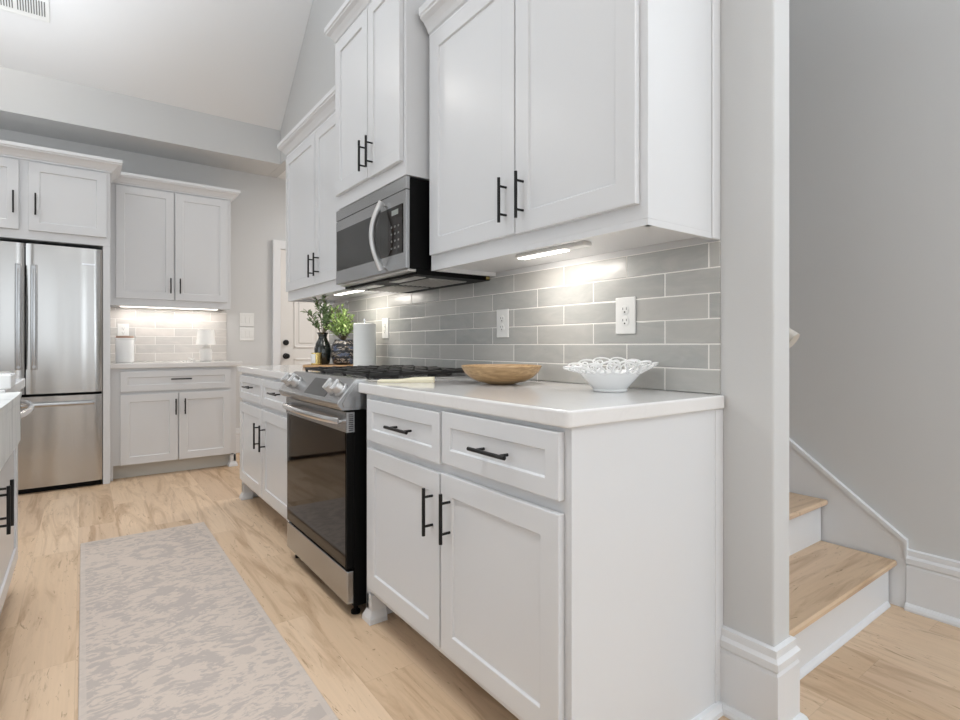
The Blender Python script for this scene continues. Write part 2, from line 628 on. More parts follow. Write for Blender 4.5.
# stringer (skirt) on the stair wall
mb = MB()
sk = [(.735, 0), (.735, .275), (3.6, .275 + .745 * (3.6 - .735)), (3.6, 1.9), (1.2, 0)]
mb.prism([(.735, 0), (.735, .268), (3.6, .268 + .765 * 2.865), (3.6, 0)], 'X', XS - .014, XS)
mb.prism([(.731, .20), (.731, .276), (3.6, .276 + .765 * 2.869), (3.6, .258 + .765 * 2.865), (.739, .262), (.739, .20)], 'X', XS - .022, XS)
struct(mb.build('trim_2', M['trim']), 'white sloping skirt board along the stairs')

# far door --------------------------------------------------------------
dr = MB()
dr.box((1.636, YB - .02, .012), (2.465, YB - .0005, 2.043))
d1 = dr.build('door_1', M['door'])
struct(d1, 'off-white panel door in the far hallway wall')
pn = MB()
for x0, x1 in ((1.77, 2.02), (2.10, 2.35)):
    for z0, z1 in ((.18, .92), (1.03, 1.9)):
        for a, b, c_, d_ in ((x0, z0, x1, z0 + .018), (x0, z1 - .018, x1, z1), (x0, z0, x0 + .018, z1), (x1 - .018, z0, x1, z1)):
            pn.box((a, YB - .027, b), (c_, YB - .019, d_))
        pn.box((x0 + .05, YB - .026, z0 + .05), (x1 - .05, YB - .019, z1 - .05))
pn.build('panel_moulding', M['door'], d1, bevel=.004)
MB().lathe([(.0, 0), (.03, .0), (.03, -.012), (.018, -.014), (.012, -.03), (.026, -.042), (.026, -.058), (.0, -.066)], (1.686, YB - .02, .946), 20, axis='Y').build('door_knob', M['black'], d1, smooth=True)
MB().lathe([(.0, 0), (.029, .0), (.029, -.016), (.0, -.02)], (1.686, YB - .02, 1.085), 20, axis='Y').build('deadbolt', M['black'], d1, smooth=True)
cs = MB()
cs.prism([(1.555, 0), (1.632, 0), (1.632, 2.045), (2.468, 2.045), (2.468, 0), (2.565, 0), (2.565, 2.132), (1.555, 2.132)], 'Y', YB - .034, YB - .0005)
struct(cs.build('trim_3', M['trim'], bevel=.005), 'white casing around the hallway door')

# ------------------------------------------------------------------ stairs
st = thing('staircase', 'white stair risers with oak treads rising behind the grey wall end', 'stairs', (XE, .79, 0))
RS, RN = .187, .252
for i in range(9):
    y = i * RN
    z = (i + 1) * RS
    B((0.001, y, i * RS if i else 0.001), (XS - XE - .024, y + .018, z - .024)).build('riser', M['trim'], st)
    t_ = MB()
    n = .028
    t_.prism([(y - n, z - .018), (y - n + .006, z - .024), (y + RN + .016, z - .024), (y + RN + .016, z), (y - n + .006, z), (y - n, z - .006)], 'X', .0015, XS - XE - .0245)
    t_.build('tread', M['tread'], st)
qt = MB()
qt.prism([(-.014, 0.001), (0, 0.001), (0, .018), (-.006, .016), (-.012, .008)], 'X', .03, XS - XE - .044)
qt.build('shoe_moulding', M['trim'], st)
hr = thing('handrail', 'cream handrail end just showing behind the grey wall end', 'handrail', (1.70, .74, 1.072))
mb = MB()
mb.tube([(0, 0, 0), (0, .03, .02), (0, 1.6, 1.2)], .021, 12, ry=.026)
mb.build('rail', mat('painted_rail', (.58, .54, .48), .4), hr, smooth=True)
for yy in (.35, 1.35):
    MB().tube([(0, yy, .02 + (yy - .03) * .752 - .02), (-.03, yy, (yy) * .752 - .06), (-.094, yy, (yy) * .752 - .06)], .007, 8).build('bracket', M['black'], hr, smooth=True)


# ------------------------------------------------------------------ cabinet pieces
def door_mesh(w_, h_, x0, z0, fr=.062, t_=.02, y0=0.0, rec=.007):
    m_ = MB()
    f = -t_ + y0
    g = y0
    b = 0.0015
    def rect(i, y):
        return [(x0 + i, y, z0 + i), (x0 + w_ - i, y, z0 + i), (x0 + w_ - i, y, z0 + h_ - i), (x0 + i, y, z0 + h_ - i)]
    rows = [rect(0, g), rect(0, f + b), rect(b, f), rect(fr, f), rect(fr + .003, f + rec), ]
    m_.grid(rows, True, True)
    return m_


def pull_mesh(cx, cz, y, vertical=True, L=.155):
    """bar pull standing off the face at local y (face looks to -Y)"""
    m_ = MB()
    r = .0055
    yo = y - .032
    h_ = L / 2
    if vertical:
        m_.tube([(cx, yo, cz - h_), (cx, yo, cz + h_)], r, 12)
        for s in (-1, 1):
            m_.tube([(cx, y + .001, cz + s * (h_ - .028)), (cx, yo, cz + s * (h_ - .028))], .0042, 8)
    else:
        m_.tube([(cx - h_, yo, cz), (cx + h_, yo, cz)], r, 12)
        for s in (-1, 1):
            m_.tube([(cx + s * (h_ - .028), y + .001, cz), (cx + s * (h_ - .028), yo, cz)], .0042, 8)
    return m_


def add_door(root, kind, x0, x1, z0, z1, pull=None, fr=.062, L=.155):
    d = door_mesh(x1 - x0, z1 - z0, x0, z0, fr, y0=-.0005).build(kind, M['cab'], root, bevel=.0012, seg=1)
    if pull:
        pull_mesh(pull[0], pull[1], -.0205, pull[2] == 'v', L).build('handle', M['black'], d, smooth=True)
    return d


def crown_mesh(x0, x1, back, z0, h_, out, left=True, right=True):
    pr = [(0, 0), (.008, 0), (.008, .012), (.014, .016), (.02, .03), (.034, .05), (.05, .062), (.05, .07), (.056, .074), (.056, .10), (0, .10)]
    pr = [(o * out / .056, z * h_ / .10) for o, z in pr]
    rows = []
    pts = []
    for o, z in pr:
        row = []
        if left:
            row.append((x0 - o, back, z0 + z))
        row.append((x0 - (o if left else 0), -o, z0 + z))
        row.append((x1 + (o if right else 0), -o, z0 + z))
        if right:
            row.append((x1 + o, back, z0 + z))
        rows.append(row)
    m_ = MB()
    m_.grid(rows)
    # top and back closure
    top = rows[-2]
    n = len(top)
    inner = []
    if left: inner.append((x0, back, z0 + h_))
    inner.append((x0, 0, z0 + h_))
    inner.append((x1, 0, z0 + h_))
    if right: inner.append((x1, back, z0 + h_))
    return m_


def base_cabinet(name, label, loc, rz, W, D, cells, ztop=.874, toe=.115, feet=(True, False), endpanel=None, kickmat=None, kickdepth=.14):
    """cells: list of (kind, x0, x1, z0, z1, pull)"""
    r = thing(name, label, 'cabinet', loc, rz)
    b = MB()
    b.box((0, 0, toe), (W, D, ztop))
    b.box((0, .0, 0.001), (.02, D, toe + .001)).box((W - .02, .0, 0.001), (W, D, toe + .001))
    b.build('body', M['cab'], r, bevel=.0015, seg=1)
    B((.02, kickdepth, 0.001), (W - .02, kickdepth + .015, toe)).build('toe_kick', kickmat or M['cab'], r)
    for k in cells:
        add_door(r, *k)
    return r


def foot(root, x, side=1):
    m_ = MB()
    m_.box((x, -.0, .001), (x + .045 * side, .06, .104))
    # flared base
    rows = []
    for o, z in ((0, .045), (.004, .035), (.012, .018), (.014, .001)):
        xa, xb = (x - o, x + .045 * side + o) if side > 0 else (x + .045 * side - o, x + o)
        rows.append([(xa, -o, z), (xb, -o, z), (xb, .06, z), (xa, .06, z)])
    m_.grid(rows, True, True)
    return m_.build('foot', M['cab'], root)


RW = -PI / 2   # looking towards +x: local X -> -y, local Y -> +x

# ---- near base cabinet (y 1.945 -> .845)
XF = .885
near = base_cabinet('base_cabinet', 'white shaker base cabinet with two drawers under the quartz counter, right of the range', (XF, 1.945, 0), RW, 1.088, .612, [
    ('drawer', .045, .562, .700, .856, (.338, .779, 'h'), .045),
    ('drawer', .574, 1.068, .706, .862, (.836, .782, 'h'), .045),
    ('door', .045, .560, .145, .672, (.523, .553, 'v'), .062, .145),
    ('door', .569, 1.068, .145, .676, (.620, .556, 'v'), .062, .145),
])
foot(near, 0.0)
# finished end panel and scribe strip on the end facing the foyer
B((1.088, -.002, .001), (1.091, .585, .8735)).build('end_panel', M['cab'], near)
B((1.088, .585, .001), (1.094, .6255, .8735)).build('scribe_strip', M['trim'], near, bevel=.002)
sh = MB()
sh.prism([(1.091, .001), (1.113, .001), (1.111, .012), (1.102, .026), (1.091, .028)], 'Y', -.002, .600)
sh.build('shoe_moulding', M['trim'], near)

# ---- far base cabinet (y 3.985 -> 2.735)
farb = base_cabinet('base_cabinet', 'white shaker base cabinet left of the range, nearest the hallway', (XF, 3.985, 0), RW, 1.235, .612, [
    ('drawer', .03, .59, .700, .856, (.33, .79, 'h'), .045),
    ('drawer', .605, 1.222, .700, .856, (.92, .79, 'h'), .045),
    ('door', .03, .59, .145, .672, (.545, .51, 'v')),
    ('door', .605, 1.222, .145, .672, (.668, .51, 'v')),
])
foot(farb, 0.0)


# ---- countertops
def counter(name, label, x0, x1, y0, y1, z0=.874, z1=.914):
    return tag(B((x0, y0, z0), (x1, y1, z1)).build(name, M['quartz'], bevel=.005, seg=3), label, 'countertop')


cn = MB()
cn.prism([(.870, .843), (.862, .851), (.862, 1.975), (1.5045, 1.975), (1.5045, .843)], 'Z', .8745, .914)
tag(cn.build('countertop', M['quartz'], bevel=.006, seg=3), 'white quartz counter with the lattice bowl on it, right of the range', 'countertop')
counter('countertop', 'white quartz counter left of the range holding the plants', .862, 1.5045, 2.748, 4.005, .8745)

# ---- backsplashes
tag(B((1.505, .860, .9145), (1.511, 3.984, 1.3670)).build('tile_backsplash', M['tile'], bevel=.002), 'grey glazed subway tile backsplash behind the range counter', 'backsplash')
tag(B((.168, YB - .008, .9145), (1.125, YB, 1.389)).build('tile_backsplash', M['tile_nook'], bevel=.002), 'pale grey tile backsplash in the nook beside the refrigerator', 'backsplash')


# ---- wall cabinets
def wall_cabinet(name, label, loc, rz, W, D, z0, z1, cells, crown=None, recess=.018, faceh=None):
    r = thing(name, label, 'cabinet', loc, rz)
    b = MB()
    b.box((0, 0, z0 + recess), (W, D, z1))
    if recess:
        b.box((0, 0, z0), (W, .019, z0 + recess + .001)).box((0, 0, z0), (.017, D, z0 + recess + .001)).box((W - .017, 0, z0), (W, D, z0 + recess + .001))
    b.build('body', M['cab'], r, bevel=.0012, seg=1)
    for k in cells:
        add_door(r, *k)
    if crown:
        h_, out, left, right = crown
        m_ = crown_mesh(0, W, D, z1 - .002, h_, out, left, right)
        m_.box((0.001, .001, z1 - .001), (W - .001, D, z1 + h_ - .003))
        m_.build('crown_moulding', M['trim'], r)
    return r


XU = 1.175
nu = wall_cabinet('wall_cabinet', 'large white upper cabinet above the lattice bowl counter', (XU, 1.943, 0), RW, 1.077, .332, 1.370, 2.345, [
    ('door', .018, .563, 1.431, 2.335, (.522, 1.546, 'v'), .066, .15),
    ('door', .569, 1.052, 1.428, 2.335, (.610, 1.545, 'v'), .066, .15),
], (.105, .06, False, True))
B((1.077, .295, 1.370), (1.083, .335, 2.344)).build('scribe_strip', M['trim'], nu, bevel=.002)
fu = wall_cabinet('wall_cabinet', 'white upper cabinet over the plants, left of the microwave', (XU, 3.900, 0), RW, 1.165, .332, 1.370, 2.395, [
    ('door', .010, .602, 1.435, 2.38, (.578, 1.548, 'v'), .062, .14),
    ('door', .610, 1.145, 1.435, 2.38, (.672, 1.548, 'v'), .062, .14),
], (.095, .06, True, False))
mu = wall_cabinet('wall_cabinet', 'raised white cabinet directly above the microwave', (1.070, 2.700, 0), RW, .731, .437, 1.762, 2.62, [
    ('door', .008, .398, 1.828, 2.612, (.380, 1.926, 'v'), .062, .14),
    ('door', .405, .711, 1.822, 2.612, (.455, 1.926, 'v'), .055, .14),
], (.095, .055, True, True), recess=0)

# ------------------------------------------------------------------ range
rg = thing('gas_range', 'stainless slide-in gas range between the two counters', 'stove', (.82, 2.742, 0), RW)
WR = .762
B((.004, .03, .04), (WR - .004, .655, .905)).build('body', M['blackplastic'], rg, bevel=.003)
dg = B((.0, .0, .192), (WR, .028, .800)).build('oven_door', M['blackplastic'], rg, bevel=.003)
B((.012, -.002, .198), (WR - .012, .001, .722)).build('window', M['glassblack'], dg)
tb = MB()
tb.box((0, -.003, .722), (WR, .001, .800)).box((-.001, -.003, .722), (.003, .03, .800)).box((WR - .003, -.003, .722), (WR + .001, .03, .800))
tb.build('top_band', M['steel'], dg)
vt = MB()
for i in range(9):
    vt.box((WR + .0005, .006, .728 + i * .0075), (WR + .0018, .024, .7315 + i * .0075))
vt.build('side_vent', M['slot'], dg)
hd = MB()
pts = []
for i in range(25):
    a = i / 24
    pts.append((.03 + a * (WR - .06), -.022 - .026 * math.sin(PI * a) ** .5, .765))
hd.tube(pts, .008, 10, ry=.013)
hd.tube([(.03, .0, .765), (.03, -.024, .765)], .010, 10)
hd.tube([(WR - .03, .0, .765), (WR - .03, -.024, .765)], .010, 10)
hd.build('handle', M['chrome'], dg, smooth=True)
dw = MB()
dw.box((0, 0, .056), (WR, .028, .184))
dwo = dw.build('bottom_drawer', M['steel'], rg, bevel=.004)
for fx_, fy_ in ((.03, .05), (WR - .035, .05), (.03, .6), (WR - .035, .6)):
    MB().lathe([(.018, 0.001), (.018, .012), (.009, .014), (.009, .045)], (fx_, fy_, 0), 14).build('foot', M['blackplastic'], rg, smooth=True)
cp = MB()
prof = [(-.040, .836), (-.036, .843), (.030, .922), (.040, .928), (.085, .928), (.085, .806), (-.022, .808), (-.036, .822)]
cp.prism(prof, 'X', -.002, WR + .002)
cpo = cp.build('control_panel', M['steel'], rg, bevel=.003)
ec = MB()
ec.prism([(-.020, .838), (.030, .905), (.070, .912), (.070, .818), (-.016, .820)], 'X', WR + .002, WR + .005)
ec.build('end_cap', M['steel'], rg, bevel=.002)
# direction on the slanted face
fd = Vector((0, .066, .079)).normalized()
fn = Vector((0, -.079, .066)).normalized()
fc = Vector((0, -.003, .8825))


def on_face(x, s, n_):
    p_ = fc + fd * s + fn * n_
    return Vector((x, p_.y, p_.z))


dsp = MB()
dsp.grid([[on_face(.35, -.042, -.001), on_face(.60, -.042, -.001), on_face(.60, .040, -.001), on_face(.35, .040, -.001)],
          [on_face(.35, -.042, .0015), on_face(.60, -.042, .0015), on_face(.60, .040, .0015), on_face(.35, .040, .0015)]], True, True)
dsp.build('display', M['display'], cpo)
for kx in (.07, .175, .635, .712):
    kb = MB()
    rows = []
    for r_, hh in ((.030, 0.0), (.030, .006), (.026, .008), (.025, .032), (.023, .036)):
        rows.append([on_face(kx, 0, hh) + Vector((math.cos(a) * r_, 0, 0)) + fd * (math.sin(a) * r_) for a in [2 * PI * j / 24 for j in range(24)]])
    kb.grid(rows, True, True)
    ko = kb.build('knob', M['knob'], cpo, smooth=True)
    g_ = MB()
    rows = []
    for hh in (.030, .044):
        rows.append([on_face(kx, s, hh) + Vector((q, 0, 0)) for q, s in ((-.007, -.024), (.007, -.024), (.007, .024), (-.007, .024))])
    g_.grid(rows, True, True)
    g_.build('grip', M['knob'], ko, bevel=.002)
ct = MB()
ct.box((.0, .075, .905), (WR, .665, .922))
ct.build('cooktop', M['steel'], rg, bevel=.003)
for bx_, by_, br_ in ((.13, .22, .045), (.13, .50, .038), (.381, .36, .055), (.632, .22, .045), (.632, .50, .038)):
    MB().lathe([(br_ + .02, .922), (br_ + .018, .928), (br_, .929), (br_, .937), (br_ - .01, .941), (0, .941)], (bx_, by_, 0), 24).build('burner', M['iron'], rg, smooth=True)
for i in range(3):
    gm = MB()
    x0 = .012 + i * .2475
    x1 = x0 + .243
    y0, y1 = .088, .645
    z0, z1 = .936, .947
    gw = .011
    gm.box((x0, y0, z0), (x1, y0 + gw, z1)).box((x0, y1 - gw, z0), (x1, y1, z1)).box((x0, y0, z0), (x0 + gw, y1, z1)).box((x1 - gw, y0, z0), (x1, y1, z1))
    xm = (x0 + x1) / 2
    gm.box((xm - gw / 2, y0, z0), (xm + gw / 2, y1, z1 + .004))
    for yy in (.16, .235, .31, .373, .44, .515, .585):
        gm.box((x0, yy - gw / 2, z0), (x1, yy + gw / 2, z1 + .003))
    for xx in (x0, x1 - gw):
        for yy in (y0, y1 - gw, .37):
            gm.box((xx, yy, .9225), (xx + gw, yy + gw, z0))
    gm.build('grate', M['iron'], rg, bevel=.003, seg=1)

# ------------------------------------------------------------------ microwave
mw = thing('microwave', 'black and stainless over-the-range microwave with curved vertical handle', 'microwave', (1.070, 2.731, 1.377), RW)
WM, HM = .762, .383
B((.004, .016, .002), (WM - .004, .4335, HM - .003)).build('body', M['blackplastic'], mw, bevel=.002)
B((0, 0, HM - .055), (WM, .018, HM - .002)).build('top_vent', M['steel'], mw, bevel=.002)
md = B((0, 0, .0), (WM, .018, HM - .058)).build('door', M['steel'], mw, bevel=.002)
B((.018, -.003, .068), (.53, .001, .272)).build('window', M['mwglass'], md)
B((.605, -.003, .068), (WM - .028, .001, .272)).build('keypad', M['glassblack'], mw)
kp = bpy.data.objects['keypad']
keymat = mat('grey_key_print', (.22, .22, .21), .5)
for i in range(3):
    for j in range(4):
        B((.632 + i * .032, -.0036, .092 + j * .030), (.644 + i * .032, -.0025, .100 + j * .030)).build('key', keymat, kp)
B((.64, -.0036, .235), (.70, -.0025, .257)).build('clock_display', mat('clock_grey', (.3, .32, .3), .3), mw)
B((.53, -.0028, .068), (.605, .001, .272)).build('door_edge', M['mwglass'], md)
hm = MB()
pts = [(.565, -.014 - .045 * math.sin(PI * i / 24), .012 + .298 * i / 24) for i in range(25)]
hm.tube(pts, .0075, 10, ry=.015)
hm.tube([(.565, 0, .025), (.565, -.018, .025)], .007, 10)
hm.tube([(.565, 0, .298), (.565, -.018, .298)], .007, 10)
hm.build('handle', M['knob'], md, smooth=True)
un = MB()
un.box((.0, .05, -.022), (WM, .4335, .001))
un.build('underside', M['blackplastic'], mw, bevel=.002)
B((.03, .012, -.012), (WM - .005, .055, .0005)).build('front_lip', M['filter'], mw, bevel=.003)
for a, b in ((.06, .34), (.40, .68)):
    fm = MB()
    fm.box((a, .16, -.026), (b, .36, -.0215))
    for i in range(7):
        fm.box((a + .01, .172 + i * .026, -.029), (b - .01, .180 + i * .026, -.0255))
    fm.build('grease_filter', M['filter'], mw)
B((.06, .075, -.0255), (.30, .13, -.0215)).build('cooktop_lamp', M['plate'], mw)
B((.46, .075, -.0255), (.70, .13, -.0215)).build('lamp_cover', M['filter'], mw)
B((WM - .0005, .405, -.018), (WM + .012, .425, -.006)).build('mounting_clip', M['gold'], mw, bevel=.002)
# under cabinet lights
ul = thing('under_cabinet_light', 'lit slim white light bar under the large upper cabinet', 'light', (1.27, 1.50, 1.387), RW)
B((0, -.008, -.013), (.33, .03, .0)).build('housing', M['plate'], ul, bevel=.002)
B((.01, -.006, -.0165), (.235, .028, -.0125)).build('diffuser', M['led'], ul)
area_light('under_cabinet_lamp', (1.32, 1.46, 1.364), (0, -.45, 0), .04, .22, 1.25, (1, .95, .89))
ul3 = thing('under_cabinet_light', 'lit light bar under the upper cabinet left of the microwave', 'light', (1.27, 3.27, 1.387), RW)
B((0, -.008, -.013), (.40, .03, .0)).build('housing', M['plate'], ul3, bevel=.002)
B((.01, -.006, -.0165), (.39, .028, -.0125)).build('diffuser', M['led'], ul3)
area_light('under_cabinet_lamp', (1.32, 3.10, 1.364), (0, -.45, 0), .04, .30, 1.2, (1, .94, .86))
ul2 = thing('under_cabinet_light', 'light bar glowing under the upper cabinet beside the refrigerator', 'light', (.25, 5.55, 1.405))
B((0, 0, -.012), (.78, .05, .0)).build('housing', M['plate'], ul2, bevel=.002)
B((.01, .005, -.016), (.77, .045, -.011)).build('diffuser', M['led'], ul2)
area_light('under_cabinet_lamp', (.64, 5.575, 1.385), (0, 0, 0), .78, .04, 1.9, (1, .95, .90))

# hooks/fasteners under the tile top edge
tag(MB().lathe([(.006, 0), (.006, .008), (.011, .010), (.011, .016), (0, .018)], (1.49, 3.60, 1.352), 12).build('cup_hook', M['plate']), 'tiny white round clip under the upper cabinet near the plants', 'hook')


# outlets ----------------------------------------------------------------
def outlet(label, loc, rz, group='outlets on the backsplash'):
    r = thing('wall_outlet', label, 'outlet', loc, rz, group)
    B((-.042, -.006, -.063), (.042, 0, .063)).build('cover_plate', M['plate'], r, bevel=.003)
    for s in (-1, 1):
        q = MB()
        q.lathe([(.0165, -.0055), (.0165, -.008), (.015, -.0085), (0, -.0085)], (0, 0, s * .0195), 20, axis='Y')
        so = q.build('socket', M['plate'], r, smooth=True)
        sl = MB()
        sl.box((-.0085, -.0092, s * .0195), (-.0065, -.008, s * .0195 + .008)).box((.0065, -.0092, s * .0195), (.0085, -.008, s * .0195 + .008)).box((-.0025, -.0092, s * .0195 - .010), (.0025, -.008, s * .0195 - .005))
        sl.build('slots', M['slot'], so)
    return r


outlet('white wall outlet on the grey tile above the lattice bowl', (1.5045, 1.198, 1.161), RW)
outlet('white wall outlet on the grey tile above the wooden bowl', (1.5045, 1.872, 1.156), RW)
outlet('small white wall outlet beside the paper towel roll', (1.5045, 3.027, 1.163), RW)
outlet('white outlet half hidden behind the white canister', (.285, YB - .0085, 1.185), 0, 'outlets in the nook')
for z, lb in ((1.312, 'upper white triple switch plate on the grey far wall'), (1.169, 'lower white triple switch plate on the grey far wall')):
    r = thing('switch_plate', lb, 'switch', (1.312, YB - .0005, z), 0, 'switch plates beside the hallway door')
    B((-.068, -.006, -.066), (.068, 0, .066)).build('cover_plate', M['plate'], r, bevel=.003)
    for k in (-1, 0, 1):
        B((k * .04 - .015, -.009, -.032), (k * .04 + .015, -.0055, .032)).build('rocker', M['plate'], r, bevel=.002)

# ------------------------------------------------------------------ refrigerator nook
# fridge
fr = thing('refrigerator', 'stainless french door refrigerator with bottom freezer drawer', 'refrigerator', (-.80, 4.985, 0))
WF = .918
B((.004, .075, .03), (WF - .004, .69, 1.765)).build('body', M['blackplastic'], fr, bevel=.004)


def curved_door(x0, x1, z0, z1, bow=.012):
    rows = []
    n = 16
    front = []
    for i in range(n + 1):
        a = i / n
        x = x0 + (x1 - x0) * a
        e = min(a, 1 - a) * (x1 - x0)
        edge = .012 * max(0, 1 - e / .012) ** 2
        gx = (x - WF / 2) / (WF / 2)
        front.append((x, -bow * (1 - gx * gx) + edge))
    poly = front + [(x1, .07), (x0, .07)]
    return MB().prism(poly, 'Z', z0, z1)


hf = .470
for (a, b, hx) in ((0, hf - .004, hf - .034), (hf + .004, WF, hf + .05)):
    d_ = curved_door(a, b, .710, 1.780).build('door', M['steelv'], fr, smooth=True)
    h_ = MB()
    pts = [(hx, -.022 - .014 * math.sin(PI * i / 20) ** .7, .885 + .745 * i / 20) for i in range(21)]
    h_.tube(pts, .019, 10, ry=.009)
    h_.tube([(hx, -.005, .905), (hx, -.034, .905)], .011, 10)
    h_.tube([(hx, -.005, 1.61), (hx, -.034, 1.61)], .011, 10)
    h_.build('handle', M['steel'], d_, smooth=True)
    if a > 0:
        B((WF - .125, -.0085, 1.655), (WF - .045, .008, 1.667)).build('badge', M['chrome'], d_)
d_ = curved_door(0, WF, .042, .690).build('freezer_drawer', M['steelv'], fr, smooth=True)
h_ = MB()
pts = [(.05 + (WF - .1) * i / 20, -.030 - .026 * math.sin(PI * i / 20) ** .7, .632) for i in range(21)]
h_.tube(pts, .010, 10, ry=.014)
h_.tube([(.06, -.002, .632), (.06, -.032, .632)], .011, 10)
h_.tube([(WF - .06, -.002, .632), (WF - .06, -.032, .632)], .011, 10)
h_.build('handle', M['steel'], d_, smooth=True)
gr = MB()
gr.box((.01, .03, .003), (WF - .01, .08, .044))
gr.build('base_grille', M['blackplastic'], fr)

# cabinet around the fridge
fcb = thing('refrigerator_cabinet', 'white surround with two doors above the refrigerator', 'cabinet', (-.86, 5.0, 0))
WC = 1.028
b = MB()
b.box((.0, 0, 1.812), (WC, .699, 2.376))
b.box((WC - .046, .0, .001), (WC, .699, 1.813)).box((0, .0, .001), (.04, .699, 1.813))
b.build('body', M['cab'], fcb, bevel=.002, seg=1)
add_door(fcb, 'door', .065, .496, 1.875, 2.362, (.468, 2.06, 'v'), .062, .155)
add_door(fcb, 'door', .548, 1.005, 1.875, 2.362, (.588, 2.06, 'v'), .062, .155)
m_ = crown_mesh(0, WC, .699, 2.374, .092, .075, True, True)
m_.box((.001, .001, 2.375), (WC - .001, .698, 2.463))
m_.build('crown_moulding', M['trim'], fcb)

# nook upper
nk = wall_cabinet('wall_cabinet', 'white upper cabinet above the white canister and small lamp', (.169, 5.365, 0), 0, .926, .334, 1.388, 2.392, [
    ('door', .048, .466, 1.448, 2.378, (.440, 1.57, 'v'), .06, .13),
    ('door', .476, .895, 1.448, 2.378, (.512, 1.57, 'v'), .06, .13),
], (.088, .07, False, True))
# nook base
nb = base_cabinet('base_cabinet', 'white base cabinet with one wide drawer under the canister and lamp', (.169, 5.085, 0), 0, .912, .613, [
    ('drawer', .065, .868, .690, .852, (.485, .782, 'h'), .05, .15),
    ('door', .065, .462, .115, .668, (.445, .555, 'v'), .06, .13),
    ('door', .470, .868, .115, .668, (.512, .555, 'v'), .06, .13),
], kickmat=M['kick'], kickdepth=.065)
foot(nb, .867 + .045, -1)
counter('countertop', 'short white quartz counter under the canister and small lamp', .169, 1.130, 5.055, 5.699, .8745)

# canister
cn = thing('canister', 'white ceramic canister with brown lid and wire clasp on the nook counter', 'canister', (.285, 5.46, .9145))
MB().lathe([(0, 0), (.062, 0), (.066, .004), (.067, .02), (.067, .185), (.064, .19), (.070, .194), (.070, .204), (.0, .204)], seg=32).build('jar', M['ceramic'], cn, smooth=True)
MB().lathe([(0, .2045), (.064, .2045), (.066, .21), (.062, .222), (.0, .224)], seg=32).build('lid', M['lid'], cn, smooth=True)
cw = MB()
cw.tube([(.068, 0, .18), (.078, 0, .20), (.076, 0, .216), (.066, 0, .226)], .0025, 6)
cw.tube([(.068, -.012, .17), (.082, -.012, .19), (.082, .012, .19), (.068, .012, .17)], .002, 6)
cw.build('wire_clasp', M['chrome'], cn, smooth=True)
# lamp
lp = thing('table_lamp', 'small white lamp with drum shade on the nook counter', 'lamp', (.905, 5.46, .9145))
MB().lathe([(0, 0), (.04, 0), (.047, .006), (.052, .04), (.052, .09), (.045, .112), (.026, .122), (.018, .13), (.016, .142), (0, .142)], seg=28).build('base', M['ceramic_matte'], lp, smooth=True)
MB().lathe([(.080, .150), (.068, .285), (.066, .285), (.078, .150)], seg=36).build('shade', M['shade'], lp, smooth=True)
MB().lathe([(.008, .142), (.008, .20), (.018, .205), (.018, .24), (0, .245)], seg=14).build('bulb', M['plate'], lp, smooth=True)
MB().tube([(-.05, 0, .004), (-.08, -.02, .004), (-.11, .01, .005), (-.09, .05, .02), (-.13, .07, .03), (-.11, .02, .012), (-.15, .0, .004), (-.18, .04, .004)], .0035, 6).build('cord', M['plate'], lp, smooth=True)

# ------------------------------------------------------------------ island on the left
isl = thing('kitchen_island', 'white kitchen island with black pulls at the left edge', 'island', (-.245, .30, 0), PI / 2)
LI = 2.78
b = MB()
b.box((0, 0, .105), (LI, .86, .873)).box((0, .06, .001), (LI, .80, .106))
b.build('body', M['cab'], isl, bevel=.002, seg=1)
for a, b_, px_ in ((.03, .60, .56), (.61, 1.18, .65), (1.22, 2.035, 1.995), (2.055, 2.745, 2.095)):
    add_door(isl, 'door', a, b_, .145, .70 if a > 1 else .86, (px_, .53, 'v'))
tbm = MB()
pts = [(2.02 + .72 * i / 20, -.024 - .060 * math.sin(PI * i / 20) ** .6, .815) for i in range(21)]
tbm.tube(pts, .009, 10, ry=.013)
tbm.tube([(2.03, -.001, .815), (2.03, -.03, .815)], .009, 8)
tbm.tube([(2.73, -.001, .815), (2.73, -.03, .815)], .009, 8)
tbm.build('towel_bar', M['chrome'], isl, smooth=True)  # stands for a dishwasher handle; the dishwasher itself is not modelled
tag(MB().prism([(-1.15, .26), (-.205, .26), (-.205, 1.47), (-.62, 1.47), (-.62, 2.335), (-.205, 2.335), (-.205, 3.11), (-1.15, 3.11)], 'Z', .8735, .914).build('countertop', M['quartz'], bevel=.004), 'white quartz island counter at the left edge', 'countertop')
sk = MB()
sk.box((-.19, 1.475, .745), (-.165, 2.325, .902)).box((-.615, 1.475, .8745), (-.60, 2.325, .902)).box((-.615, 1.475, .8745), (-.165, 1.492, .902)).box((-.615, 2.308, .8745), (-.165, 2.325, .902))
sk.box((-.243, 1.475, .874), (-.165, 2.325, .902))
sink = tag(sk.build('apron_sink', M['apron'], bevel=.004), 'streaky pale apron front sink set into the island at far left', 'sink')
tag(B((-.62, 2.36, .9145), (-.192, 2.50, .962)).build('tray', M['ceramic'], bevel=.004), 'white rectangular tray standing on the island counter', 'tray')
cd = MB()
cd.prism([(2.60, .9145), (2.80, .9145), (2.80, .955), (2.78, .958)], 'X', -.34, -.225)
tag(cd.build('soap_rest', M['filter'], bevel=.003), 'small grey wedge shaped rest on the island corner behind the tray', 'dish')

# ------------------------------------------------------------------ rug
rgm = MB()
rgm.box((-.2955, -1.22, .0), (.2955, 1.22, .008))
rugo = rgm.build('runner_rug', M['rug'], bevel=.003)
rugo.location = (.284, 2.34, .001)
rugo.rotation_euler = (0, 0, 0)
tag(rugo, 'faded beige and grey patterned runner rug on the oak floor', 'rug')

